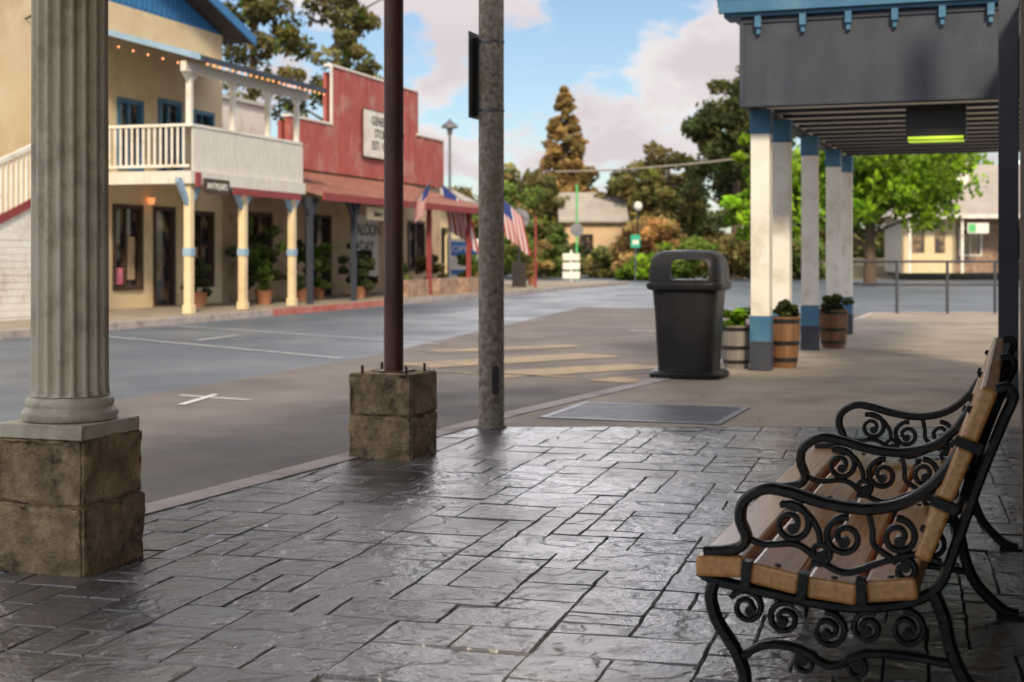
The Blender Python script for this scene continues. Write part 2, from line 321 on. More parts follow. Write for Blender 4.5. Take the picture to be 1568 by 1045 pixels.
for i in range(46):
    x=random.uniform(-1.2,2.2); y=random.uniform(3.6,12.5)
    if i%3==0: x=.3*y+random.uniform(-.3,.1)
    r=random.uniform(.008,.02); a=random.uniform(0,6.28); z=.006
    b.add([(x+r*math.cos(a),y+r*math.sin(a),z),(x+.5*r*math.cos(a+1.6),y+.5*r*math.sin(a+1.6),z+.006),(x-r*math.cos(a),y-r*math.sin(a),z+.002),(x+.5*r*math.cos(a-1.6),y+.5*r*math.sin(a-1.6),z+.001)],[(0,1,2,3)])
b.obj('leaf_litter',None,[M('dry_leaf',(.2,.09,.04),(.3,.16,.07),8,.8)])

# ---------------------------------------------------------------- stone blocks, columns
def stone_block(name,parent,w,z0,z1,seed,taper=0):
    bm=bmesh.new(); bmesh.ops.create_cube(bm,size=1)
    bmesh.ops.bevel(bm,geom=bm.edges[:],offset=.025,segments=2,affect='EDGES')
    bmesh.ops.subdivide_edges(bm,edges=bm.edges[:],cuts=11,use_grid_fill=True)
    for v in bm.verts:
        v.co=Vector((v.co.x*w,v.co.y*w,(v.co.z+.5)*(z1-z0)+z0))
    bm.normal_update()
    for v in bm.verts:
        p=v.co*9+Vector((seed,0,0)); d=noise.fractal(p,1,2,5)*.011+noise.noise(v.co*34+Vector((seed,3,0)))*.004; v.co+=v.normal*d
    me=D.meshes.new(name); bm.to_mesh(me); bm.free(); me.materials.append(m_stone)
    me.polygons.foreach_set('use_smooth',[True]*len(me.polygons))
    o=link(D.objects.new(name,me)); o.parent=parent; return o
fc=grp('fluted_column',(-1.585,5.1,0),71)
stone_block('pedestal_lower',fc,.375,-.02,.235,1); stone_block('pedestal_upper',fc,.365,.238,.462,5)
b=MB()
b.box(-.175,.175,-.175,.175,.463,.515); 
b.lathe([(.16,.516),(.168,.53),(.168,.545),(.155,.558),(.148,.562),(.155,.575),(.152,.59),(.14,.6),(.137,.603)],n=48)
b.obj('plinth_moulding',fc,[m_colp],smooth=True,bevel=.006)
b=MB(); NF=18; per=12; rings=[]
for z,R in ((.604,.14),(.62,.137),(.66,.135),(1.5,.1335),(3.05,.13)):
    ring=[]
    for i in range(NF*per):
        a=2*math.pi*i/(NF*per); t=(i%per)/per
        dep=0 if z<.61 else .02*max(0,math.sin(math.pi*max(0,min(1,(t-.16)/.68))))**.6
        ring.append(((R-dep)*math.cos(a),(R-dep)*math.sin(a),z))
    rings.append(ring)
b.loft(rings); b.obj('fluted_shaft',fc,[m_colp],smooth=True)
pc=grp('porch_post',(-.655,7.875,0),71)
stone_block('pedestal_lower',pc,.372,-.02,.232,11); stone_block('pedestal_upper',pc,.372,.235,.458,17)
b=MB(); b.lathe([(.054,.45),(.054,1.75),(.057,1.752),(.057,1.775),(.054,1.777),(.054,3.05)],n=28); b.obj('pole',pc,[m_pole],smooth=True)
b=MB(); 
for x in(-.13,.13):
    for y in(-.13,.13): b.cyl((x,y,.45),(x,y,.5),.008)
b.box(-.09,.09,-.09,.09,.455,.468); b.obj('anchor_bolts',pc,[m_pole])
up=grp('utility_pole',(-.133,9.12,0),71)
b=MB(); b.lathe([(.1,0),(.1,.012),(.083,.013),(.082,.8),(.08,5.4)],n=36); o=b.obj('pole',up,[m_galv],smooth=True)
b=MB(); b.box(-.086,-.07,-.075,-.035,.22,.4); b.obj('hand_hole',up,[m_dark],bevel=.004)
b=MB(); 
for z in(2.03,2.47): b.lathe([(.085,z-.008),(.085,z+.008)],n=30)
b.obj('straps',up,[m_steel])
b=MB(); b.box(-.12,.3,.105,.112,1.98,2.53); b.box(-.03,.03,.08,.104,2.0,2.5,1); b.obj('sign_panel',up,[m_steel,m_black])

near=grp('near_storefront_building',(0,0,0),0)
def WX(y): return .02+.3555*y
b=MB(); b.prism([(WX(1.2),1.2),(WX(12.8),12.8),(WX(12.8)+.35,12.7),(WX(1.2)+.35,1.1)],-.1,3.04); b.obj('wall',near,[M('stone_wall',(.09,.06,.04),(.24,.17,.11),5,.85,bump=1,bscale=12,bdist=.03)])
b=MB(); b.prism([(-4.1,-.7),(-1.75,5.0),(-.5,8.45),(WX(8.45)+.3,8.45),(WX(-.7)+.4,-.7)],3.05,3.2); b.obj('porch_roof',near,[m_soffit])

# ---------------------------------------------------------------- bench
def catmull(pts,sub=8):
    return [(p.x,p.y) for p in rnd_curve(pts,sub)]
def spiral(cx,cz,r0,r1,a0,turns,n=30):
    out=[]
    for i in range(n+1):
        t=i/n; a=math.radians(a0)+turns*2*math.pi*t; r=r0+(r1-r0)*t; out.append((cx+r*math.cos(a),cz+r*math.sin(a)))
    return out
def sweep(b,pts,w,th,x,m=0,endw=None):
    n=len(pts); rings=[]
    for i,p in enumerate(pts):
        a=pts[max(i-1,0)];c=pts[min(i+1,n-1)]; d=Vector((c[0]-a[0],c[1]-a[1])); d.normalize(); nrm=Vector((-d.y,d.x))
        ww=w if endw is None else w+(endw-w)*i/(n-1)
        sec=[(-.5,-.25),(-.25,-.5),(.25,-.5),(.5,-.25),(.5,.25),(.25,.5),(-.25,.5),(-.5,.25)]
        rings.append([(x+s1*th,-(p[0]+nrm.x*s0*ww),p[1]+nrm.y*s0*ww) for s0,s1 in sec])
    b.loft(rings,m)
def iron_frame(b,x):
    th=.034
    sweep(b,catmull([(-.545,.31),(-.5,.287),(-.36,.265),(-.2,.247),(-.06,.262),(.03,.31),(.075,.42),(.125,.57),(.178,.71),(.2,.765),(.19,.79),(.165,.785)]),.026,th,x)
    sweep(b,catmull([(-.53,.357),(-.48,.362),(-.44,.375),(-.425,.4),(-.44,.445),(-.43,.49),(-.38,.522),(-.32,.518),(-.23,.495),(-.13,.487),(-.04,.51),(.03,.565),(.09,.65)]),.027,.045,x)
    for s in (spiral(-.315,.44,.052,.012,120,-1.5),spiral(-.185,.415,.05,.012,80,1.5),spiral(-.06,.425,.045,.012,95,-1.45),spiral(-.245,.375,.03,.01,230,1.2),spiral(-.045,.345,.032,.01,150,-1.2)):
        sweep(b,s,.017,.026,x,endw=.013); b.cyl((x-.016,-s[-1][0],s[-1][1]),(x+.016,-s[-1][0],s[-1][1]),.014,n=12)
    sweep(b,catmull([(-.425,.4),(-.38,.385),(-.3,.39),(-.24,.35),(-.18,.33),(-.1,.36),(-.02,.385),(.04,.37)]),.016,.026,x)
    sweep(b,catmull([(-.34,.49),(-.28,.47),(-.25,.43),(-.245,.39)]),.015,.024,x)
    sweep(b,catmull([(-.13,.485),(-.12,.44),(-.115,.4),(-.07,.37)]),.015,.024,x)
    sweep(b,catmull([(-.5,.292),(-.515,.25),(-.5,.19),(-.455,.12),(-.43,.06),(-.435,.02),(-.47,.008),(-.5,.012)]),.03,.04,x)
    sweep(b,catmull([(.02,.3),(.045,.24),(.06,.17),(.09,.1),(.14,.045),(.18,.016),(.215,.012)]),.032,.04,x)
    sweep(b,catmull([(-.44,.1),(-.38,.135),(-.3,.135),(-.22,.1),(-.14,.135),(-.05,.14),(.07,.13)]),.02,.03,x)
    for s in (spiral(-.425,.225,.045,.012,150,-1.5),spiral(-.33,.205,.042,.011,60,1.5),spiral(-.225,.185,.045,.012,100,-1.6),spiral(-.13,.2,.04,.011,60,1.5),spiral(-.04,.205,.045,.012,100,-1.5),spiral(-.28,.1,.03,.01,20,1.3),spiral(-.16,.1,.03,.01,160,-1.3)):
        sweep(b,s,.016,.026,x,endw=.012); b.cyl((x-.016,-s[-1][0],s[-1][1]),(x+.016,-s[-1][0],s[-1][1]),.013,n=12)
    b.box(x-.03,x+.03,.415,.52,0,.012); b.box(x-.03,x+.03,-.235,-.15,0,.012)
pb=grp('park_bench',(.985,3.4,0),70.5)
b=MB()
for x in (0.0,1.05,2.1): iron_frame(b,x)
sl=[(-.487,.327,2),(-.352,.308,-10),(-.213,.288,-5),(-.073,.3,8),(.02,.44,69),(.073,.585,69),(.127,.728,69)]
def mid(i,j): return ((sl[i][0]+sl[j][0])/2,(sl[i][1]+sl[j][1])/2)
for x in (-.028,1.05,2.12):
    for i,j in((0,1),(1,2),(2,3),(4,5),(5,6)):
        u,z=mid(i,j); a=(sl[i][2]+sl[j][2])/2
        R=Matrix.Translation((x,-u,z))@Matrix.Rotation(math.radians(-a),4,'X'); b.box(-.02,.02,-.011,.011,-.034,.031,0,R)
b.obj('cast_iron_frame',pb,[m_iron],smooth=True)
for i,(u,z,a) in enumerate(sl):
    b=MB(); L=2.17; hw=.0605 if i<4 else .066; ht=.026 if i<4 else .02
    R=Matrix.Translation((0,-u,z))@Matrix.Rotation(math.radians(-a),4,'X')
    b.box(-.035,L-.035,-hw,hw,-ht,ht,0,R)
    b.obj(('seat_slat_%d' if i<4 else 'back_slat_%d')%i,pb,[m_wood],bevel=.009)
b=MB()
for x in(0,1.05,2.1):
    for (u,z,a) in sl:
        R=Matrix.Translation((x,-u,z))@Matrix.Rotation(math.radians(-a),4,'X')
        p0=R@Vector((0,0,.02)); p1=R@Vector((0,0,.031)); b.cyl(p0,p1,.011,.007,n=10)
b.obj('bolts',pb,[m_iron])

# ---------------------------------------------------------------- trash can
tc_=grp('trash_can',(1.615,12.95,0),70.5)
def se(h,z,e=5,n=64,hy=None):
    hy=hy or h; out=[]
    for i in range(n):
        a=2*math.pi*i/n; c,s_=math.cos(a),math.sin(a)
        out.append((h*math.copysign(abs(c)**(2/e),c),hy*math.copysign(abs(s_)**(2/e),s_),z))
    return out
b=MB(); b.loft([se(.3,0,4),se(.335,.005,4),se(.34,.04,4),se(.31,.065,4),se(.265,.07,4),se(.26,.1,4.5),se(.272,.3,4.5),se(.288,.6,4.5),se(.305,.8,4.5)]); b.obj('body',tc_,[m_plast],smooth=True)
b=MB(); b.loft([se(.32,.79,5),se(.345,.8,5),se(.355,.83,5),se(.35,.855,5),se(.335,.865,5),se(.33,.99,5),se(.315,1.06,5),se(.29,1.105,4.5),se(.25,1.135,4),se(.2,1.148,4),se(.1,1.155,3)]); lid=b.obj('lid_hood',tc_,[m_plast],smooth=True)
b=MB(); b.loft([[(-.6 if k==0 else .6, y, z) for y,z in ((-.15,.885),(.15,.885),(.17,.905),(.165,1.03),(.135,1.065),(-.135,1.065),(-.165,1.03),(-.17,.905))] for k in(0,1)])
cut=b.obj('cut',None,[m_plast]); cut.location=tc_.location; cut.rotation_euler=tc_.rotation_euler
cut.rotation_euler[2]=math.radians(83)
bo=lid.modifiers.new('bo','BOOLEAN'); bo.object=cut; bo.operation='DIFFERENCE'; bo.solver='EXACT'
C.view_layer.update(); dg=C.evaluated_depsgraph_get(); me=D.meshes.new_from_object(lid.evaluated_get(dg)); lid.modifiers.clear(); lid.data=me; D.objects.remove(cut)
# ---------------------------------------------------------------- canopy walkway
cw=grp('walkway_canopy',(2.19,13.3,0),70.5)
def loc(x,y):
    dx,dy=x-2.19,y-13.3; d=Vector((math.cos(math.radians(70.5)),math.sin(math.radians(70.5)))); n=Vector((-d.y,d.x)); return dx*d.x+dy*d.y, dx*n.x+dy*n.y
cols=[(2.40,13.68),(2.79,14.7),(3.49,16.65),(4.24,18.75),(4.69,20.0)]
for i,(x,y) in enumerate(cols):
    px,py=loc(x,y); b=MB(); h=.09
    b.box(px-h-.008,px+h+.008,py-h-.008,py+h+.008,0,.27,1); b.box(px-h-.006,px+h+.006,py-h-.006,py+h+.006,.272,.52,0); b.box(px-h,px+h,py-h,py+h,.522,2.27,2)
    b.box(px-h-.008,px+h+.008,py-h-.008,py+h+.008,2.272,2.5,0); b.box(px-h-.012,px+h+.012,py-h-.012,py+h+.012,.262,.282,1)
    b.obj('column_%d'%i,cw,[m_blue,m_navy,m_white],bevel=.006)
b=MB()
b.box(0,.09,-2.62,.05,2.5,3.32,0)
b.box(-.02,-.001,-2.62,.06,2.49,2.53,0); b.box(-.02,-.001,-2.62,.06,3.27,3.3,0); b.box(-.02,-.001,.02,.06,2.531,3.269,0)
b.obj('fascia',cw,[m_navy],bevel=.004)
b=MB(); b.box(-.06,.25,-2.62,.2,3.325,3.42,0); b.box(-.12,-.061,-2.62,.24,3.36,3.47,0); b.box(-.1,.3,-2.62,.26,3.475,3.55,0)
for k in range(7): y=-.12-k*.41; b.box(-.075,-.021,y-.03,y+.03,3.22,3.33,0); b.box(-.05,-.022,y-.018,y+.018,3.16,3.22,0)
b.obj('cornice',cw,[m_blue],bevel=.004)
b=MB(); b.box(.095,7.6,-2.62,.03,2.56,2.6,0)
for k in range(13): x=.4+k*.58; b.box(x,x+.06,-2.6,-.1,2.525,2.558,1)
b.box(.1,7.6,-.05,.05,2.5,2.555,1); b.box(.1,7.6,-2.55,-2.45,2.44,2.5,1)
b.box(-.1,7.8,-2.62,.25,3.42,3.47,1)
b.obj('ceiling',cw,[m_ceil,m_navy])
b=MB(); b.box(.3,.5,-1.95,-1.42,2.16,2.48,0); b.box(.29,.299,-1.93,-1.44,2.17,2.195,1); b.box(.295,.5,-1.93,-1.44,2.152,2.159,1); b.obj('hanging_light_box',cw,[m_black,m_lime])
b=MB(); b.lathe([(.06,2.4),(.12,2.38),(.12,2.33),(.04,2.31)],c=(7,-2.3),n=16); b.obj('soffit_lamp',cw,[M('white_bulb',(.9,.9,.9),(.9,.9,.9),5,.5,emit=(1,.95,.85,4))])
b=MB(); b.box(-.075,.075,-.075,.075,0,4.2); b.obj('corner_post',None,[m_navy],bevel=.006,loc=(3.84,11,0),rot=math.radians(70.5))

# ---------------------------------------------------------------- foliage
def leaves(name,clumps,per,size,mat,parent=None,spread=1.0,flat=.7):
    n=len(clumps)*per
    cl=np.array([c[:3] for c in clumps]); cr=np.array([c[3] for c in clumps])
    idx=np.repeat(np.arange(len(clumps)),per)
    dirs=np.random.normal(size=(n,3)); dirs/=np.linalg.norm(dirs,axis=1)[:,None]
    rad=cr[idx]*np.random.uniform(.35,1.05,n)**.6
    pos=cl[idx]+dirs*rad[:,None]*np.array([1,1,flat])*spread
    a=np.random.normal(size=(n,3)); a/=np.linalg.norm(a,axis=1)[:,None]
    t=np.random.normal(size=(n,3)); bb=np.cross(a,t); bb/=np.linalg.norm(bb,axis=1)[:,None]
    sz=size*np.random.uniform(.5,1.2,n)[:,None]
    v=np.stack([pos-a*sz,pos+bb*sz*.55,pos+a*sz,pos-bb*sz*.55],1).reshape(-1,3)
    me=D.meshes.new(name); me.vertices.add(4*n); me.vertices.foreach_set('co',v.ravel())
    me.loops.add(4*n); me.loops.foreach_set('vertex_index',np.arange(4*n)); me.polygons.add(n); me.polygons.foreach_set('loop_start',np.arange(0,4*n,4)); 
    try: me.polygons.foreach_set('loop_total',np.full(n,4))
    except Exception: pass
    me.update(); me.validate()
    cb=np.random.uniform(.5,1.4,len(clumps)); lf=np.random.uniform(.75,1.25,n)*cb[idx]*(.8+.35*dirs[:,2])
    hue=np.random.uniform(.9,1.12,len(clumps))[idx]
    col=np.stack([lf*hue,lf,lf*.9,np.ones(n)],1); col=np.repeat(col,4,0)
    at=me.color_attributes.new('Col','FLOAT_COLOR','POINT'); at.data.foreach_set('color',col.astype('f').ravel())
    me.materials.append(mat); o=link(D.objects.new(name,me)); o.parent=parent; return o
def tree(name,X,Y,zb,h,kind,rad,mat,ncl=60,per=110,size=.22,cb=.25,tr=.3,mat2=None,clr=None):
    e=grp(name,(X,Y,zb)); cl=[]
    for i in range(ncl):
        t=random.random(); a=random.uniform(0,6.283)
        if kind=='cone':
            t=random.random()**1.25; z=h*(cb+(1-cb)*t); R=rad*(1-t)**.8+.1; r=R*random.uniform(.35,1.0); c=max(.28,R*.34)
        elif kind=='tall':
            z=h*(cb+(1-cb)*t); R=rad*(1-.35*t)*(.6+.6*noise.noise((z*.7,X,a))+.3); r=R*random.uniform(.2,1.0); c=random.uniform(.4,.8)
        else:
            ph=math.acos(random.uniform(-.75,1)); rr=random.uniform(.45,1.0)
            z=h*cb+(h*(1-cb))*.5*(1+math.cos(ph)*rr); r=rad*math.sin(ph)*rr*random.uniform(.85,1.15); c=rad*random.uniform(.16,.32)
        if clr: c=clr*random.uniform(.7,1.3)
        cl.append((r*math.cos(a),r*math.sin(a),z,c))
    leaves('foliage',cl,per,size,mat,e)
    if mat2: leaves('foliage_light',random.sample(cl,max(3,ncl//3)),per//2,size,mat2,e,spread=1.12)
    b=MB(); top=h*(.93 if kind!='round' else .7)
    b.cyl((0,0,-.3),(0,0,top*.5),tr,tr*.6,10); b.cyl((0,0,top*.5),(0.1,0,top),tr*.6,tr*.12,8)
    for c in random.sample(cl,min(len(cl),22)):
        z0=min(max(h*cb*.8,c[2]-abs(c[0])*.6),top*.95); b.cyl((0,0,z0),(c[0],c[1],c[2]),tr*.28,tr*.06,6)
    b.obj('trunk',e,[m_bark],smooth=True); return e
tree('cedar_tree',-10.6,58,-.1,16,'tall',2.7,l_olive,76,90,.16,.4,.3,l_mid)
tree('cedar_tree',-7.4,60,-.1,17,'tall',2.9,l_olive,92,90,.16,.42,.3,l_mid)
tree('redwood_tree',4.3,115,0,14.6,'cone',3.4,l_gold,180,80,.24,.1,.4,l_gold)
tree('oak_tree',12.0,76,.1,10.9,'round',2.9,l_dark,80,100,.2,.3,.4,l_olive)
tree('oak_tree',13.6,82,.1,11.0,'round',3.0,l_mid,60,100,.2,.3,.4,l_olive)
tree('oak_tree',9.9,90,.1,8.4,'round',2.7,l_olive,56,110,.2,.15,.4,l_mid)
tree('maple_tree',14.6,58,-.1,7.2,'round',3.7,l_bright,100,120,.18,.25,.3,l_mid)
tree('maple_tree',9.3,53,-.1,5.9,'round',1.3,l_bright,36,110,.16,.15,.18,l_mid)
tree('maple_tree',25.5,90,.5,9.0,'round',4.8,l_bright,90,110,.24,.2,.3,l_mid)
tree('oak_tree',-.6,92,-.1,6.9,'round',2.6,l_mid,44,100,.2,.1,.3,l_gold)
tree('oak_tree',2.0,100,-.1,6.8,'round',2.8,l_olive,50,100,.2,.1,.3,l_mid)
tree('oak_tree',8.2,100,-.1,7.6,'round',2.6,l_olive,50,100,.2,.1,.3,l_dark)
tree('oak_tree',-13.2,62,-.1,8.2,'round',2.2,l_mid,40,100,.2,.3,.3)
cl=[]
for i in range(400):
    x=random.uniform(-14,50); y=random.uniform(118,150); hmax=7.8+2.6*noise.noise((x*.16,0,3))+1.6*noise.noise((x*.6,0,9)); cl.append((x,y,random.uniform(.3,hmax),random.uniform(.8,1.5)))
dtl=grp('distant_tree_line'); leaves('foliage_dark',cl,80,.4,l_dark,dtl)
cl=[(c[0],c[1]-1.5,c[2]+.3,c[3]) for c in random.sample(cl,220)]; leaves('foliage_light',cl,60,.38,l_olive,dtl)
def bush(name,X,Y,z,r,h,mat,n=16,per=90,size=.12,mat2=None):
    e=grp(name,(X,Y,z)); cl=[(random.gauss(0,r*.45),random.gauss(0,r*.45),random.uniform(.12,.9)*h,r*.38) for _ in range(n)]
    leaves('foliage',cl,per,size,mat,e)
    if mat2: leaves('foliage_light',cl[:n//2],per//2,size,mat2,e,spread=1.1)
    b=MB()
    for c in cl[:8]: b.cyl((0,0,0),c[:3],.02,.008,5)
    b.obj('stems',e,[m_bark]); return e
for X,Y,r,h,m_,m2 in ((1.2,80,1.6,2.4,l_mid,l_dark),(3.2,82,1.4,1.8,l_dark,l_mid),(5.3,78,1.6,1.5,l_olive,l_mid),(7.0,74,1.5,3.0,l_orange,l_gold),(7.9,76,1.4,3.4,l_orange,l_olive),(9.2,72,1.6,2.0,l_mid,l_bright),(10.8,72,1.6,2.2,l_olive,l_orange),(12.6,72,1.7,2.0,l_mid,l_olive),(-.3,76,1.4,2.4,l_mid,l_olive),(6.3,70,1.2,1.1,l_bright,l_mid),(14.5,72,1.5,2.0,l_mid,l_dark),(1.7,74,1.1,3.4,l_mid,l_olive)):
    bush('shrub',X,Y,-.1,r,h,m_,26,100,.16,m2)

def barrel(X,Y,R,H,mat,plant,name='barrel_planter'):
    e=grp(name,(X,Y,0)); b=MB()
    b.lathe([(R*.78,0),(R*.9,H*.25),(R,H*.6),(R*1.02,H),(R*.93,H),(R*.93,H*.9)],n=24); o=b.obj('staves',e,[mat],smooth=True)
    b=MB()
    for t,k in((.12,.86),(.45,.98),(.88,1.03)): b.lathe([(R*k,H*t),(R*(k+.025),H*t),(R*(k+.03),H*(t+.08)),(R*k,H*(t+.08))],n=24)
    b.obj('hoops',e,[m_black])
    if plant: 
        cl=[(random.gauss(0,R*.5),random.gauss(0,R*.5),H+random.uniform(.0,.14),R*.4) for _ in range(14)]; leaves('plant',cl,110,.026,plant,e)
barrel(2.2,13.95,.15,.42,m_barrelg,l_bright); barrel(2.69,14.05,.15,.5,m_barrel,l_dark); barrel(3.84,17.0,.17,.46,m_barrel,l_dark)

rl=grp('metal_railing'); b=MB()
pts=[(6.35,28.6),(7.36,27.2),(8.34,27.25),(9.27,27.3),(10.5,27.4)]
for p in pts: b.cyl((*p,-.12),(*p,1.0),.03)
for p,q in zip(pts,pts[1:]):
    for z in(.99,.55): b.cyl((*p,z),(*q,z),.024)
b.obj('rails',rl,[m_gun],smooth=True)
# ---------------------------------------------------------------- far side street
fs=grp('far_sidewalk',(-6.17,27.2,0),73)
b=MB(); b.box(-30,36,-.62,14,-.13,0,0); b.obj('slab',fs,[m_conc])
b=MB(); b.box(-30,36,-.78,-.621,-.13,.006,0); b.box(2,9,-.785,-.62,-.13,.009,1); b.obj('far_curb',fs,[m_curb,m_curbred])
yb=grp('balcony_hotel_building',(-6.17,27.2,0),73)
ops=[(1.34,2.33,.45,2.1),(2.9,3.66,.02,2.1),(4.5,5.4,.45,2.05)]
ops2=[(1.5,2.35,2.95,4.3),(3.1,3.95,2.75,4.45),(4.6,5.4,3.0,4.35)]
b=MB(); b.wall(-6,5.9,0,2.68,2.5,2.72,ops,0); b.wall(-6,5.9,2.68,6.3,2.5,2.72,ops2,0)
b.box(5.68,5.9,2.721,11,0,6.3,0); b.box(-6,-5.8,2.721,11,0,6.3,0)
b.box(-6,5.9,3.3,3.4,0,6.2,1)
for o in ops: b.window(o,2.5,2,3,mull=(o[0]!=2.9))
for o in ops2: b.window(o,2.5,4,3)
b.box(1.45,1.75,2.56,2.6,.5,.85,5); b.box(1.95,2.2,2.56,2.6,.6,1.5,6); b.box(4.6,4.85,2.56,2.6,.6,1.3,6)
b.obj('walls',yb,[m_cream,m_dark,m_brown,m_glass,m_blue,m_pink,m_beige])
b=MB(); b.prismy([(-6.0,6.3),(5.9,6.3),(0,8.15)],2.52,2.7,0)
x=-5.5
while x<5.6:
    zt=8.15-(abs(x)*1.85/5.95)-.02
    if zt>6.42: b.box(x,x+.04,2.49,2.519,6.36,zt,0)
    x+=.2
b.obj('gable_boards',yb,[m_blueg])
b=MB(); 
for sgn in(-1,1):
    b.prismy([(0,8.2),(0,8.38),(sgn*6.5,6.36),(sgn*6.5,6.18)],2.0,11.4,0)
    b.prismy([(0,8.17),(0,8.36),(sgn*6.52,6.34),(sgn*6.52,6.12)],1.93,1.998,1)
b.obj('gable_roof',yb,[m_roofd,m_blueg])
b=MB(); b.box(-.1,4.85,-.05,2.49,2.6,2.7,0); b.box(-.14,4.9,-.12,-.051,2.48,2.72,1); b.box(-.14,-.101,-.05,2.49,2.48,2.72,1)
b.box(0,.2,-.15,-.121,2.42,2.7,2); b.obj('balcony_deck',yb,[m_white,m_whitew,m_redtrim])
b=MB()
b.box(-.05,4.83,-.08,.0,3.58,3.63,0); b.box(-.05,.03,0.001,2.45,3.58,3.63,0); b.box(-.03,.01,0,2.45,2.8,2.85,0)
y=.1
while y<2.45: b.box(-.02,.005,y,y+.04,2.85,3.58,0); y+=.125
x=.03
while x<4.8: b.box(x,x+.155,-.06,-.03-random.random()*.012,2.73,3.58,1); x+=.168
b.obj('balcony_railing',yb,[m_white,m_whitew])
b=MB()
for s in(.02,2.2,4.5):
    b.box(s-.07,s+.07,-.05,.09,0,2.6,0); b.box(s-.09,s+.09,-.07,.11,0,.16,0); b.box(s-.085,s+.085,-.065,.105,1.1,1.25,2)
    for sg in(-1,1):
        b.prismy([(s+sg*.071,2.2),(s+sg*.071,2.05),(s+sg*.45,2.5),(s+sg*.45,2.58),(s+sg*.33,2.58)],-.02,.06,1)
for s in(.02,1.75,3.3,4.7):
    b.box(s-.05,s+.05,-.04,.06,3.63,4.8,3)
    for sg in(-1,1): b.prismy([(s+sg*.051,4.5),(s+sg*.051,4.4),(s+sg*.3,4.6),(s+sg*.3,4.66)],-.01,.02,3)
b.obj('posts',yb,[m_cream,m_bluel,m_bluel,m_white])
b=MB(); b.prismx([(-.45,4.8),(-.45,4.88),(2.49,5.7),(2.49,5.6)],-.35,5.2,0); b.prismx([(-.48,4.76),(-.48,4.87),(-.451,4.88),(-.451,4.76)],-.36,5.22,1); b.prismx([(-.45,4.78),(-.45,4.9),(2.49,5.72),(2.49,5.6)],-.4,-.352,2); b.box(-.3,5.1,-.1,.02,4.6,4.79,3)
b.obj('balcony_roof',yb,[m_roofd,m_navy,m_bluel,m_whitew])
b=MB()
for k in range(22): b.cyl((-.2+k*.25,-.5,4.7),(-.2+k*.25,-.5,4.74),.018,.018,6)
for k in range(8): b.cyl((-.42,k*.32,4.72+k*.088),(-.42,k*.32,4.76+k*.088),.018,.018,6)
b.obj('string_lights',yb,[m_lamp])
b=MB(); b.cyl((2.6,2.4,2.2),(2.6,2.4,2.34),.06,.09,10); b.obj('porch_lamp',yb,[m_lamp])
b=MB(); b.box(.3,1.3,-.16,-.13,2.3,2.6,0); b.box(1.5,4.6,-.155,-.13,2.33,2.47,1); b.obj('hanging_sign',yb,[m_brown,m_redtrim]); text('sign_text','ANTIQUES',yb,(.8,-.165,2.45),.17,m_white)
b=MB(); b.box(-6,-1.2,1.4,1.5,0,1.35,0); b.prismy([(-6,1.35),(-1.2,1.35),(-1.2,2.5),(-2,2.2),(-6,.9)],1.42,1.5,0)
for k in range(12): b.box(-6,-1.2,1.39,1.399,.05+k*.12,.16+k*.12,0)
for k in range(34): x=-6+k*.14; z=.95+ (x+6)*.36; b.box(x,x+.04,1.42,1.46,z,z+.9,0)
b.prismy([(-6,1.85),(-1.2,3.58),(-1.2,3.66),(-6,1.93)],1.4,1.48,0); b.prismy([(-6,.85),(-1.2,2.6),(-1.2,2.75),(-6,1.0)],1.37,1.389,1)
b.obj('outside_stairs',yb,[m_white,m_redtrim])
b=MB(); b.cyl((-1.6,2.5,5.5),(-1.6,2.1,5.65),.02); b.cyl((-1.6,2.1,5.65),(-1.6,2.02,5.45),.02); b.cyl((-1.6,2.02,5.47),(-1.6,2.02,5.33),.03,.14); b.obj('gooseneck_lamp',yb,[m_black])
wb=grp('white_building',(-6.17,27.2,0),73); b=MB(); b.box(5.95,11.7,4.2,9,3.0,5.2,0); b.box(5.93,11.75,4.1,9.1,5.201,5.3,1); b.obj('walls',wb,[m_white,m_roofl])
rb=grp('red_false_front_building',(-6.17,27.2,0),73)
ops=[(7.2,8.4,.6,2.1),(10.5,12.0,.02,2.15),(18.0,19.4,.7,2.15)]
b=MB(); b.wall(5.95,21,0,3.38,2.5,2.72,ops,0); b.box(20.8,21,2.721,12,0,3.38,0); b.box(5.95,21,3.3,3.4,0,3.3,1)
for o in ops: b.window(o,2.5,2,3,mull=(o[0]!=10.5))
b.box(11.22,11.28,2.53,2.6,.05,2.1,2)
b.box(13.6,15.4,2.44,2.499,.4,2.3,4)
b.obj('lower_walls',rb,[m_beige,m_dark,m_brown,m_glass,m_whitew])
text('mural_text','SALOON\nDAY\nON',rb,(14.5,2.43,1.35),.5,m_brown)
b=MB(); x=9.2
while x<20.95:
    zt=4.7 if x<11.8 else (6.33 if x<18.4 else 4.95)
    b.box(x,x+.185,2.38-random.random()*.03,2.5,3.39,zt-random.random()*.02,0); x+=.2
for a,c,z in((9.15,11.8,4.7),(11.75,18.45,6.33),(18.4,21,4.95)): b.box(a,c,2.33,2.56,z,z+.06,1)
b.box(11.74,11.84,2.33,2.37,4.7,6.33,1)
b.box(9.2,20.9,2.6,2.7,3.4,4.6,0); b.box(12,18.3,2.6,2.7,4.6,6.2,0)
b.obj('false_front',rb,[m_red,m_white])
b=MB(); b.box(13.9,16.6,2.27,2.33,4.0,5.35,0); b.box(13.86,16.64,2.28,2.325,3.96,5.39,1); b.obj('sign_board',rb,[m_white,m_brown])
text('sign_text','GENERAL\nSTORE\nEST. 1854',rb,(15.2,2.26,4.7),.36,m_black)
b=MB(); b.prismx([(-.35,2.45),(-.35,2.52),(2.37,3.3),(2.37,3.2)],5.3,17.9,0)
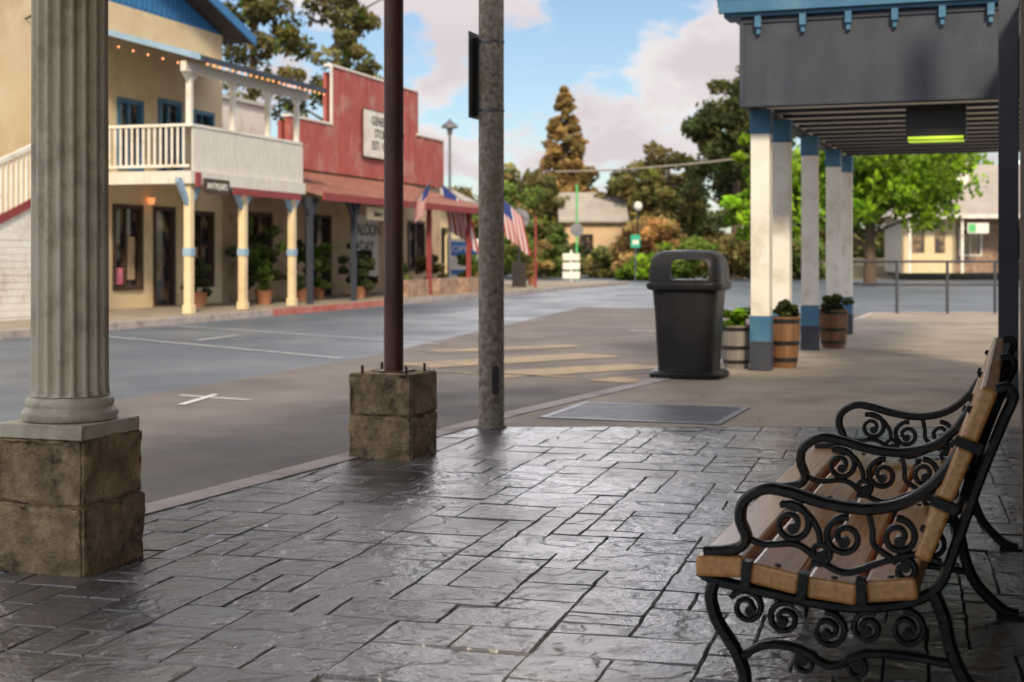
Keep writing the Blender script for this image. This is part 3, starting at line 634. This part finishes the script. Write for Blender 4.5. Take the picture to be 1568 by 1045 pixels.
for k in range(47): x=5.35+k*.27; b.prismx([(-.352,2.521),(-.352,2.55),(2.37,3.33),(2.37,3.301)],x,x+.04,0)
b.box(5.3,17.9,-.4,-.352,2.36,2.53,1)
b.obj('porch_roof',rb,[m_rust,m_redtrim])
b=MB()
for s in(5.4,7.9,10.4): 
    b.box(s-.06,s+.06,-.05,.07,0,2.44,0)
    for sg in(-1,1): b.prismy([(s+sg*.061,2.1),(s+sg*.061,2.0),(s+sg*.4,2.36),(s+sg*.4,2.43),(s+sg*.3,2.43)],-.02,.05,0)
for s in(13.2,16.65): b.box(s-.06,s+.06,-.05,.07,0,2.44,1)
b.obj('posts',rb,[m_navy,m_redtrim])
b=MB(); b.box(8.5,9.9,-.1,-.06,2.0,2.32,0); b.obj('hanging_sign',rb,[m_cream]); text('hanging_text','Bakery',rb,(9.2,-.11,2.15),.2,m_brown)
vb=grp('village_shop_building',(-6.17,27.2,0),73); b=MB(); b.wall(24,31,0,3.2,5,5.2,[(25,26.4,.7,2.2),(28,29,.02,2.2)],0); b.box(23.8,24,5,11,0,3.2,0); b.box(24.1,31,5.9,6,0,3.1,1)
b.prismx([(4.6,3.15),(4.6,3.3),(8,4.9),(11.4,3.3),(11.4,3.15),(8,4.75)],23.5,31.5,2); b.prismx([(5,3.2),(8,4.7),(11,3.2)],23.81,23.99,0)
b.obj('walls',vb,[m_cream,m_dark,m_roofg,m_redtrim])
def P(s,t):
    a=math.radians(73); return -6.17+s*math.cos(a)-t*math.sin(a), 27.2+s*math.sin(a)+t*math.cos(a)
for s,t,r,h,mm in ((3.0,1.5,.3,.7,l_dark),(4.9,.9,.35,1.0,l_mid),(6.2,1.6,.45,1.4,l_dark),(7.0,1.0,.4,1.1,l_dark),(8.6,1.3,.4,1.0,l_mid),(9.6,.6,.35,.8,l_dark),(13,.8,.35,.7,l_mid),(12.2,1.6,.4,1.1,l_dark),(15.5,.9,.4,.8,l_olive),(17.5,.3,.45,.8,l_mid),(19.4,.5,.4,.7,l_orange),(21,1,.6,1.3,l_mid),(23,1.5,.7,1.5,l_olive),(25,1,.7,1.6,l_mid),(27,1,.7,1.3,l_gold)):
    X,Y=P(s,t); e=grp('potted_plant',(X,Y,0)); b=MB(); b.lathe([(.14,0),(.2,.3),(.22,.32),(.19,.32),(.18,.28)],n=16); b.obj('pot',e,[m_terra],smooth=True)
    cl=[(random.gauss(0,r*.45),random.gauss(0,r*.45),.3+random.uniform(.0,1)*h,r*.4) for _ in range(16)]; leaves('foliage',cl,80,.07,mm,e)
b=MB(); 
for s in (11,13.5,16): b.box(s,s+1.6,-.2,.25,0,.45)
b.obj('brick_planter',None,[m_brick],loc=(-6.17,27.2,0),rot=math.radians(73))
def flag(X,Y,z,dx,sc=1.0):
    e=grp('american_flag',(X,Y,z)); b=MB(); d=Vector((dx,-.35,.62)).normalized()
    b.cyl((0,0,0),d*1.5*sc,.018,n=8,m=3); b.cyl(d*1.5*sc,d*1.54*sc,.03,n=8,m=3)
    nu,nv=26,18; vs=[]
    for j in range(nv+1):
        for i in range(nu+1):
            u=i/nu; v=j/nv; base=d*(.55+.9*u)*sc
            fall=Vector((-dx*.28,0,-1))*v*1.15*sc; wv=Vector((.03,.13,0))*math.sin(u*9+v*2.5)*v*sc
            p=base+fall+wv; vs.append(p)
    o=len(b.v); b.v+=[tuple(p) for p in vs]
    for j in range(nv):
        for i in range(nu):
            b.f.append((o+j*(nu+1)+i,o+j*(nu+1)+i+1,o+(j+1)*(nu+1)+i+1,o+(j+1)*(nu+1)+i))
            st=i//2; b.m.append(2 if (st>=6 and j<7) else (0 if st%2==0 else 1))
    b.obj('cloth_and_pole',e,[m_fr,m_fw,m_fb,m_steel],smooth=True)
for s,t,z,dx,sc in ((10.5,-.45,2.35,.55,.62),(17.6,-.2,2.2,-.75,1.25),(23.6,-.1,2.1,-.75,1.25)):
    X,Y=P(s,t); flag(X,Y,z,dx,sc)
b=MB(); b.cyl((0,0,0),(0,0,2.5),.04); X,Y=P(23.6,-.1); b.obj('flag_post',None,[m_redtrim],loc=(X,Y,0))
sl_=grp('street_lamp',(-2.45,56,-.1)); b=MB(); b.cyl((0,0,0),(0,0,5.9),.07,.05); b.lathe([(.05,5.9),(.09,6.0),(.12,6.2),(.34,6.24),(.3,6.34),(.08,6.5),(.03,6.6)],n=20); b.obj('lamp',sl_,[m_steel],smooth=True)
si=grp('information_sign',(-1.55,46.0,-.1),8); b=MB(); b.box(-.5,.5,-.02,.02,.45,1.75,0); b.box(-.42,.42,-.026,-.021,1.2,1.65,1); b.box(-.42,.42,-.026,-.021,.6,.75,1)
b.box(-.55,-.5,-.03,.03,0,1.8,2); b.box(.5,.55,-.03,.03,0,1.8,2); b.obj('panel',si,[m_white,m_signb,m_steel]); text('sign_text','OPEN',si,(0,-.03,1.42),.3,m_white)
st=grp('stop_sign',(3.1,68,-.1)); b=MB(); b.cyl((0,0,0),(0,0,4.6),.05,m=0)
b.loft([[( .33*math.cos(math.radians(22.5+45*i)),y,2.45+.33*math.sin(math.radians(22.5+45*i))) for i in range(8)] for y in(-.07,-.06)],m=1); b.obj('pole_and_panel',st,[m_green,m_steel])
ms=grp('sign_board_stack',(2.75,66,-.1)); b=MB()
for k in range(3): b.box(-.4,.4,-.04,.04,.15+k*.42,.47+k*.42,0)
b.box(-.05,.05,.045,.1,0,1.45,0); b.obj('boards',ms,[m_white])
ss=grp('street_name_sign',(5.9,68,-.1)); b=MB(); b.cyl((0,0,0),(0,0,2.1),.03,m=1); b.box(-.22,.22,-.04,-.035,1.6,2.2,0); b.box(-.15,.15,-.045,-.041,1.75,1.95,2); b.obj('panel',ss,[m_tgreen,m_steel,m_white])
gl=grp('globe_street_lamp',(6.2,70,-.1)); b=MB(); b.cyl((0,0,0),(0,0,3.4),.05); b.lathe([(.03,3.4),(.16,3.48),(.22,3.62),(.18,3.78),(.05,3.86)],n=16,m=1); b.obj('lamp',gl,[m_black,m_white],smooth=True)
rs=grp('traffic_sign',(.25,50,-.1)); b=MB(); b.cyl((0,0,0),(0,0,2.9),.035); b.cyl((0,-.05,2.5),(0,-.04,2.5),.36,n=28); b.box(-.25,.25,-.2,.2,0,1.0,1); b.obj('panel',rs,[m_steel,m_dark])
c=D.curves.new('overhead_wire','CURVE'); c.dimensions='3D'; c.bevel_depth=.04; sp=c.splines.new('POLY'); sp.points.add(20)
for i in range(21):
    t=i/20; sp.points[i].co=(2.0+t*13,66-t*8,5.0+t*1.0-.8*4*t*(1-t)*.4,1)
c.materials.append(M('wire_grey',(.3,.26,.2),(.35,.31,.25),3,.6)); link(D.objects.new('overhead_wire',c))
dh=grp('distant_house',(3.6,98,0)); b=MB(); b.box(0,4.0,0,6,0,3.6,0); b.prismx([(-.5,3.4),(3,5.4),(6.5,3.4),(6.5,3.55),(3,5.6),(-.5,3.55)],-.4,4.4,1); b.box(1,2,-.03,-.001,1.2,2.6,2); b.obj('walls',dh,[m_peach,m_roofg,m_glass])
rh=grp('cottage_shop_building',(19.3,70,.25),-8); b=MB()
b.wall(2.6,14,0,2.9,2,2.2,[(3.0,4.0,.9,2.2),(5.4,6.4,0,2.2),(7.4,8.6,.9,2.2)],1); b.box(0,2.6,.9,1.1,0,2.9,6); b.box(0,.2,1.1,8,0,2.9,0); b.box(2.4,2.6,1.1,2,0,2.9,0); b.box(2.7,14,2.9,3,0,2.8,5)
b.box(.5,1.1,.86,.899,1,2.1,4); b.box(1.6,2.1,.86,.899,1,2.1,4)
b.window((3.0,4.0,.9,2.2),2,3,4); b.window((7.4,8.6,.9,2.2),2,3,4)
b.add([(-.6,-.3,2.85),(14.4,-.3,2.85),(14.4,10,2.85),(-.6,10,2.85),(4.2,4.8,5.6),(14.4,4.8,5.6)],[(0,1,5,4),(2,3,4,5),(3,0,4)],2)
b.box(-.6,14.4,-.32,-.301,2.68,2.87,3)
b.box(2.7,3.5,2.6,3.4,4.0,5.7,3); b.box(2.6,3.6,2.5,3.5,5.701,5.85,3); b.box(2.85,3.35,2.75,3.25,5.851,6.1,3)
for x in(.2,2.7,5.2,7.7): b.box(x,x+.12,-.1,.02,0,2.75,3)
b.box(3.0,4.0,-.12,-.06,1.95,2.45,3); b.box(3.05,3.4,-.13,-.121,2.0,2.4,7); b.obj('walls',rh,[m_white,m_brick,m_roofg,m_white,m_glass,m_dark,m_cream,m_green])

# ---------------------------------------------------------------- light, sky
S=Vector((.08,-.8,.55)).normalized()
su=D.lights.new('sun','SUN'); su.energy=3.9; su.angle=math.radians(8); su.color=(1,.84,.6); so=link(D.objects.new('sun',su)); so.rotation_euler=S.to_track_quat('Z','Y').to_euler()
w=D.worlds.new('World'); scene.world=w; w.use_nodes=True; n=w.node_tree.nodes; l=w.node_tree.links; bg=n['Background']
sk=n.new('ShaderNodeTexSky'); sk.sky_type='NISHITA'; sk.sun_disc=False; sk.sun_elevation=math.asin(S.z); sk.sun_rotation=math.atan2(S.x,S.y); sk.air_density=1.0; sk.dust_density=.6; sk.ozone_density=2
tc=n.new('ShaderNodeTexCoord'); mp=n.new('ShaderNodeMapping'); mp.inputs['Scale'].default_value=(1,1,1.9); mp.inputs['Location'].default_value=(.35,0,.1); l.new(tc.outputs['Generated'],mp.inputs[0])
nz=n.new('ShaderNodeTexNoise'); nz.inputs['Scale'].default_value=11; nz.inputs['Detail'].default_value=9; nz.inputs['Roughness'].default_value=.56; nz.inputs['Distortion'].default_value=.15; l.new(mp.outputs[0],nz.inputs[0])
sx=n.new('ShaderNodeSeparateXYZ'); l.new(tc.outputs['Generated'],sx.inputs[0])
def mrn(src,a,b_,c_,d_,smooth=True):
    m=n.new('ShaderNodeMapRange'); m.interpolation_type='SMOOTHSTEP' if smooth else 'LINEAR'
    m.inputs['From Min'].default_value=a; m.inputs['From Max'].default_value=b_; m.inputs['To Min'].default_value=c_; m.inputs['To Max'].default_value=d_; l.new(src,m.inputs['Value']); return m.outputs[0]
def addn(a,b_,op='ADD'):
    m=n.new('ShaderNodeMath'); m.operation=op; l.new(a,m.inputs[0]); l.new(b_,m.inputs[1]); return m.outputs[0]
def blob(d,r,amp,zs=1.6):
    v=Vector(d).normalized(); sub=n.new('ShaderNodeVectorMath'); sub.operation='SUBTRACT'; l.new(tc.outputs['Generated'],sub.inputs[0]); sub.inputs[1].default_value=v
    mu=n.new('ShaderNodeVectorMath'); mu.operation='MULTIPLY'; mu.inputs[1].default_value=(1,1,zs); l.new(sub.outputs[0],mu.inputs[0])
    ln=n.new('ShaderNodeVectorMath'); ln.operation='LENGTH'; l.new(mu.outputs[0],ln.inputs[0]); return mrn(ln.outputs['Value'],0,r,amp,0)
mask=addn(nz.outputs[0],mrn(sx.outputs['Z'],.17,.4,0,.13))
for d,r,a in (((.12,1,.125),.12,.15),((.06,1,.145),.06,.08),((-.06,1,.095),.08,.15),((.0,1,.07),.07,.1),((.15,1,.06),.12,.08),((-.15,1,.17),.06,.12),((-.3,1,.12),.15,.1),((.03,1,.27),.18,.2)): mask=addn(mask,blob(d,r,a))  # last blob is cloud cover added for the glare patch above the frame
rp=n.new('ShaderNodeValToRGB'); rp.color_ramp.elements[0].position=.545; rp.color_ramp.elements[1].position=.625; l.new(mask,rp.inputs[0])
cr=n.new('ShaderNodeValToRGB'); cr.color_ramp.elements[0].position=.42; cr.color_ramp.elements[0].color=(1,.96,.94,1); cr.color_ramp.elements[1].position=.62; cr.color_ramp.elements[1].color=(.78,.7,.72,1); l.new(nz.outputs[0],cr.inputs[0])
# unseen bright cloud patch added above the frame for pavement glare
glare_patch=addn(blob((.02,1,.25),.22,60,1.5),mrn(sx.outputs['Z'],.178,.21,0,1),'MULTIPLY')
br=addn(mrn(sx.outputs['Z'],.15,.3,7.2,11,False),glare_patch)
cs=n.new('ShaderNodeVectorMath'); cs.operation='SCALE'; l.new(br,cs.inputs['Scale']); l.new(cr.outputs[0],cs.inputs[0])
tn=n.new('ShaderNodeVectorMath'); tn.operation='MULTIPLY'; tn.inputs[1].default_value=(.86,.87,.9); l.new(sk.outputs[0],tn.inputs[0])
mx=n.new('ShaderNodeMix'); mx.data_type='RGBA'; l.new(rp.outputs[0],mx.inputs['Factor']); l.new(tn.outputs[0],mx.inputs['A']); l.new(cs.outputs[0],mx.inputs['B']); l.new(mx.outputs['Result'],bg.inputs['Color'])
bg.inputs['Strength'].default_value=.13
# ---------------------------------------------------------------- camera
cam=D.cameras.new('camera'); co=link(D.objects.new('camera',cam)); co.location=(0,0,1.1); co.rotation_euler=(math.pi/2,0,0)
cam.lens=50; cam.sensor_width=36; cam.shift_y=-.0832; cam.clip_end=3000; cam.clip_start=.05
cam.dof.use_dof=True; cam.dof.focus_distance=5.0; cam.dof.aperture_fstop=4.0
scene.camera=co
scene.view_settings.view_transform='Standard'; scene.view_settings.look='None'; scene.view_settings.exposure=0
